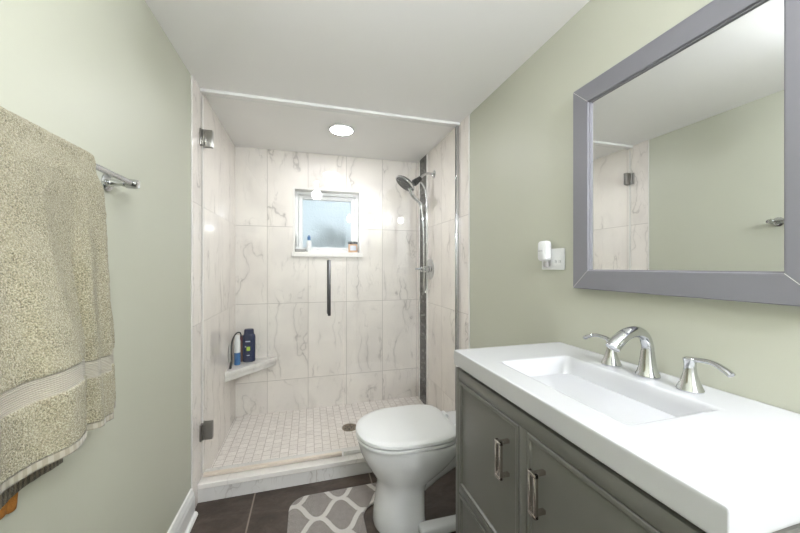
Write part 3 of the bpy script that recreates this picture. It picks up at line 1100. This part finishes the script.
fc = thing('faucet', 'chrome widespread faucet with arched spout and two curved lever handles', 'faucet', (1.412, .645, VT))
FX = 1.412
b = bmesh.new()
add_lathe(b, [(.027, 0), (.028, .003), (.027, .007), (.024, .012), (.0198, .030), (.0168, .052), (.0155, .066)], (FX, .645, VT + .0005), (0, 0, 1), 32)
obj('spout_base', b, M['chrome'], fc)
b = bmesh.new()
add_tube(b, [(FX, .645, VT + .060), (FX - .001, .645, VT + .084), (FX - .014, .645, VT + .109), (FX - .040, .645, VT + .121), (FX - .072, .645, VT + .117), (FX - .100, .645, VT + .101), (FX - .116, .645, VT + .088)],
         [.0155, .0140, .0138, .0145, .0155, .0165, .0165], 24)
add_lathe(b, [(.0166, 0), (.0174, .004), (.0168, .008), (.012, .009)], (FX - .114, .645, VT + .0895), (-.66, 0, -.75), 24)
obj('spout', b, M['chrome'], fc)
for yy, s_ in ((.752, 1), (.546, -1)):
    b = bmesh.new()
    add_lathe(b, [(.025, 0), (.026, .003), (.0245, .007), (.019, .020), (.0135, .040), (.0118, .056), (.0125, .066), (.0135, .074), (.010, .077)], (FX, yy, VT + .0005), (0, 0, 1), 28)
    hb = obj('handle_base', b, M['chrome'], fc)
    b = bmesh.new()
    add_tube(b, [(FX, yy - s_ * .008, VT + .069), (FX - .002, yy + s_ * .020, VT + .0765), (FX - .005, yy + s_ * .048, VT + .078), (FX - .009, yy + s_ * .072, VT + .070), (FX - .011, yy + s_ * .084, VT + .063)],
             [.0085, .0080, .0078, .0085, .0088], 18, flat=.72)
    obj('lever', b, M['chrome'], hb)

# ---------------------------------------------------------------- mirror
MY0, MY1, MZ0, MZ1 = .345, .941, 1.123, 1.822
XF, XBk = RW - .030, RW - .001
mr = thing('wall_mirror', 'rectangular wall mirror in a wide grey frame above the vanity', 'mirror', (RW - .002, .643, MZ0))
fwid = .063
b = bmesh.new()


def ring(i, x):
    return [(x, MY0 + i, MZ0 + i), (x, MY1 - i, MZ0 + i), (x, MY1 - i, MZ1 - i), (x, MY0 + i, MZ1 - i)]


bridge(b, [ring(.008, XBk), ring(0, XBk - .001), ring(0, XF + .002), ring(.002, XF), ring(fwid - .002, XF), ring(fwid, XF + .001), ring(fwid + .001, XF + .007), ring(fwid + .004, XF + .008), ring(fwid + .004, XF + .016)])
frm = obj('mirror_frame', b, M['frame'], mr, angle=15)
b = bmesh.new()
ms = .0006
for (ya, za), (yb2, zb2) in (((MY1 - .001, MZ1 - .001), (MY1 - fwid, MZ1 - fwid)), ((MY1 - .001, MZ0 + .001), (MY1 - fwid, MZ0 + fwid)), ((MY0 + .001, MZ1 - .001), (MY0 + fwid, MZ1 - fwid)), ((MY0 + .001, MZ0 + .001), (MY0 + fwid, MZ0 + fwid))):
    b = bmesh.new()
    add_tube(b, [(XF + .0002, ya, za), (XF + .0002, yb2, zb2)], ms, 6)
    obj('mitre_line', b, M['silicone'], frm)
obj('mirror_glass', bx((XF + .0125, MY0 + fwid - .004, MZ0 + fwid - .004), (XF + .0165, MY1 - fwid + .004, MZ1 - fwid + .004)), M['mirror'], mr, smooth=False, label='silvered mirror glass')

# ---------------------------------------------------------------- wall outlet and plug-in
ot = thing('outlet_plate', 'white double wall plate left of the mirror above the vanity', 'wall outlet', (RW + .0015, 1.071, 1.229))
b = bmesh.new()
add_box(b, (RW - .004, 1.009, 1.187), (RW + .0018, 1.133, 1.271), .0028, 2)
obj('plate', b, M['plastic'], ot)
b = bmesh.new()
add_box(b, (RW - .0065, 1.020, 1.202), (RW - .0042, 1.086, 1.256), .001)
rk = obj('receptacle', b, M['plastic'], ot)
for yy in (1.028, 1.048):
    for y_, h_ in ((yy - .004, .010), (yy + .0035, .012)):
        obj('slot', bx((RW - .0069, y_, 1.214), (RW - .0066, y_ + .0015, 1.214 + h_)), M['rubber'], rk)

pf = thing('plug_in_freshener', 'white rounded plug-in air freshener stuck on the wall plate', 'air freshener', (RW - .02, 1.095, 1.198))
b = bmesh.new()
lp = []
for x_, i in ((RW - .0085, .005), (RW - .011, .001), (RW - .022, 0), (RW - .033, .002), (RW - .037, .008)):
    # rounded vertical body, narrower at its bottom
    L0 = rrect(1.068 + i, 1.122 - i, 1.221 + i, 1.304 - i, .015, 0)
    lp.append([(x_, y_, z_) for y_, z_, _ in L0])
bridge(b, lp, cap0=True, cap1=True)
hs = obj('housing', b, M['plastic'], pf)
b = bmesh.new()
add_lathe(b, [(.0105, 0), (.0115, .002), (.0115, .018), (.009, .022), (.001, .023)], (RW - .020, 1.085, 1.2205), (0, 0, -1), 20)
obj('refill_vial', b, M['greyplas'], pf, label='grey refill vial below the housing')
b = bmesh.new()
add_box(b, (RW - .0378, 1.088, 1.2620), (RW - .0370, 1.104, 1.2635))
add_lathe(b, [(.0022, 0), (.0022, .0006)], (RW - .0370, 1.108, 1.2627), (-1, 0, 0), 12)
obj('mark', b, M['greyink'], hs)

# ---------------------------------------------------------------- towel bar and towels
BX, BZ = .062, 1.436
tbar = thing('towel_bar', 'chrome towel bar on the left wall holding the beige towel', 'towel bar', (-.002, .70, BZ))
b = bmesh.new()
add_tube(b, [(BX, .315, BZ), (BX, 1.112, BZ)], .0075, 18)
bar = obj('bar', b, M['chrome'], tbar)
for yy in (1.095, .325):
    b = bmesh.new()
    add_lathe(b, [(.024, 0), (.024, .004), (.020, .009), (.012, .012), (.0095, .022), (.0085, .036), (.010, .044), (.013, .048), (.0135, .068), (.0115, .076), (.001, .078)], (-.0015, yy, BZ), (1, 0, 0), 28)
    obj('post', b, M['chrome'], tbar)


def sst(a, b_, v_):
    t_ = max(0, min(1, (v_ - a) / (b_ - a)))
    return t_ * t_ * (3 - 2 * t_)


TB = .872      # front hem height
nv, nu = 250, 190


def towel_x(y, z, right=.96):
    """distance of the front sheet from the wall"""
    h = max(0.0, (1.44 - z) / .57)          # 0 at the bar, 1 at the hem
    base = .092 + .012 * h
    yb_ = .765 + .010 * h + .012 * math.sin(5 * h)
    amp = .046 * sst(.25, .85, h)
    step = amp * (1 - sst(yb_ - .003, yb_ + .010, y)) - amp * .35 * math.exp(-((y - yb_ - .020) / .014) ** 2)
    folds = .019 * h * math.cos((y - .70) * 2 * PI / .17 + .8 * h) + .006 * sst(.1, .6, h) * math.cos((y - .88) * 2 * PI / .055) * (1 if y > yb_ else .25)
    roll = -.022 * sst(right - .012, right + .004, y)
    return base + step + folds + roll


b = bmesh.new()
rows = []
nominal = []
back_n = 60
total_f = 150
for i in range(back_n + 24 + total_f):
    row = []
    for j in range(nu + 1):
        uu = j / nu
        edge_wob = 0
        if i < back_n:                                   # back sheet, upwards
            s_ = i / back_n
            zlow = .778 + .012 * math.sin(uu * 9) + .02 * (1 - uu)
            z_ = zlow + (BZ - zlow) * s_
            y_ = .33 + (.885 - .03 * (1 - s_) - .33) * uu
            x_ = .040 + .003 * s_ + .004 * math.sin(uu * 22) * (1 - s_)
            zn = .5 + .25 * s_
        elif i < back_n + 24:                            # over the bar
            s_ = (i - back_n) / 24
            a = PI - PI * s_
            x_ = BX + (.019) * math.cos(a)
            z_ = BZ + .020 * math.sin(a)
            zn = 1.4
            y_ = .33 + (.885 - .33) * uu
        else:
            s_ = (i - back_n - 24) / (total_f - 1)
            z_ = BZ - (BZ - TB) * s_
            right = .885 + .080 * s_ + .004 * math.sin(12 * s_)
            y_ = .33 + (right - .33) * uu
            k = sst(0, .12, s_)
            x_ = (BX + .019) * (1 - k) + towel_x(y_, z_, right) * k
            zn = z_
            z_ += .006 * s_ * math.sin(uu * 11 + 1) + s_ * (.016 * (1 - sst(.74, .80, y_)) - .010 * sst(.78, .82, y_))
        amp = .0016
        if .979 < zn < 1.011 or (zn < .890 and i > back_n):
            amp = .0002
        nzv = noise.noise(Vector((x_ * 160, y_ * 160, z_ * 160))) + .6 * noise.noise(Vector((x_ * 60, y_ * 60, z_ * 60)))
        x_ += amp * nzv * (1 if i > back_n + 12 else -1)
        if abs(zn - .995) < .018 and i > back_n + 24:
            x_ -= .0025
        row.append((x_, y_, z_))
        nominal.append((uu, zn))
    rows.append(row)
bridge(b, rows, close_u=False)
tow = obj('hanging_towel', b, M['towel'], base=False, smooth=True, angle=180)
uvl = tow.data.uv_layers.new(name='cloth')
for lp_ in tow.data.loops:
    uvl.data[lp_.index].uv = nominal[lp_.vertex_index]
# put the origin at the towel's base
for v in tow.data.vertices:
    v.co -= Vector((BX, .60, TZ))
tow.location = (BX, .60, TZ)
md = tow.modifiers.new('thickness', 'SOLIDIFY')
md.thickness = .006
md.offset = 0
tag(tow, 'large beige terry towel with woven band draped over the towel bar', 'towel')


def cloth(name, mat, y0, y1, zb, x0, label, ph):
    b = bmesh.new()
    rows_ = []
    for i in range(30):
        z_ = zb + (1.10 - zb) * i / 29
        rows_.append([(x0 + .004 * math.sin(j * .6 + ph) * (1 - i / 29), y0 + (y1 - y0) * j / 20 + .006 * math.sin(i * .3), z_ + .004 * math.sin(j * .5 + ph)) for j in range(21)])
    bridge(b, rows_, close_u=False)
    o = obj(name, b, mat, base=True, angle=180)
    m_ = o.modifiers.new('thickness', 'SOLIDIFY')
    m_.thickness = .004
    m_.offset = 0
    tag(o, label, 'cloth')
    return o


# small hooks hold the cloths to the wall behind the towel
for nm, mt, y0, y1, zb, lab in (('washcloth', M['orange'], .722, .765, .755, 'orange cloth corner showing below the beige towel'),
                                ('hand_towel', M['paleblue'], .60, .715, .752, 'pale blue cloth edge beside the orange cloth at the picture edge')):
    cloth(nm, mt, y0, y1, zb, .022, lab, y0 * 30)
hk = thing('wall_hook', 'small nickel double hook hidden behind the beige towel', 'hook', (-.002, .70, 1.09))
obj('hook_plate', bx((-.0015, .60, 1.075), (.012, .75, 1.10), .002), M['nickel'], hk)
for yy in (.65, .745):
    b = bmesh.new()
    add_tube(b, [(.010, yy, 1.085), (.030, yy, 1.080), (.034, yy, 1.095)], .003, 8)
    obj('hook_prong', b, M['nickel'], hk)

# ---------------------------------------------------------------- room lamps (above and behind the frame)
LX, LY = .62, .48
cl = thing('ceiling_light', 'white globe ceiling light above the middle of the bathroom', 'ceiling light', (LX, LY, H - .21))
b = bmesh.new()
add_lathe(b, [(.060, 0), (.060, .008), (.030, .016), (.012, .022), (.012, .05), (.034, .055), (.036, .070)], (LX, LY, H), (0, 0, -1), 28)
obj('lamp_mount', b, M['nickel'], cl)
b = bmesh.new()
add_lathe(b, [(.020, .071), (.014, .16)] + [(.050 * math.sin(a), .205 - .050 * math.cos(a)) for a in [PI * k / 10 for k in range(2, 10)]] + [(.001, .255)], (LX, LY, H), (0, 0, -1), 20)
obj('glass_globe', b, M['lamp_room'], cl)
for LX, LY, lab in ((1.10, -.70, 'small white pendant globe by the door, the one nearer the middle of the room'), (1.36, -.62, 'small white pendant globe by the door, close to the right wall')):
    cl = thing('pendant_light', lab, 'pendant light', (LX, LY, H - .30), group='pendant globes by the door')
    b = bmesh.new()
    add_lathe(b, [(.045, 0), (.045, .010), (.008, .016), (.006, .19), (.020, .195), (.022, .210)], (LX, LY, H), (0, 0, -1), 24)
    obj('stem', b, M['nickel'], cl)
    b = bmesh.new()
    add_lathe(b, [(.020, .2105)] + [(.045 * math.sin(a), .2555 - .045 * math.cos(a)) for a in [PI * k / 10 for k in range(2, 10)]] + [(.001, .3005)], (LX, LY, H), (0, 0, -1), 18)
    obj('glass_globe', b, M['lamp_rear'], cl)
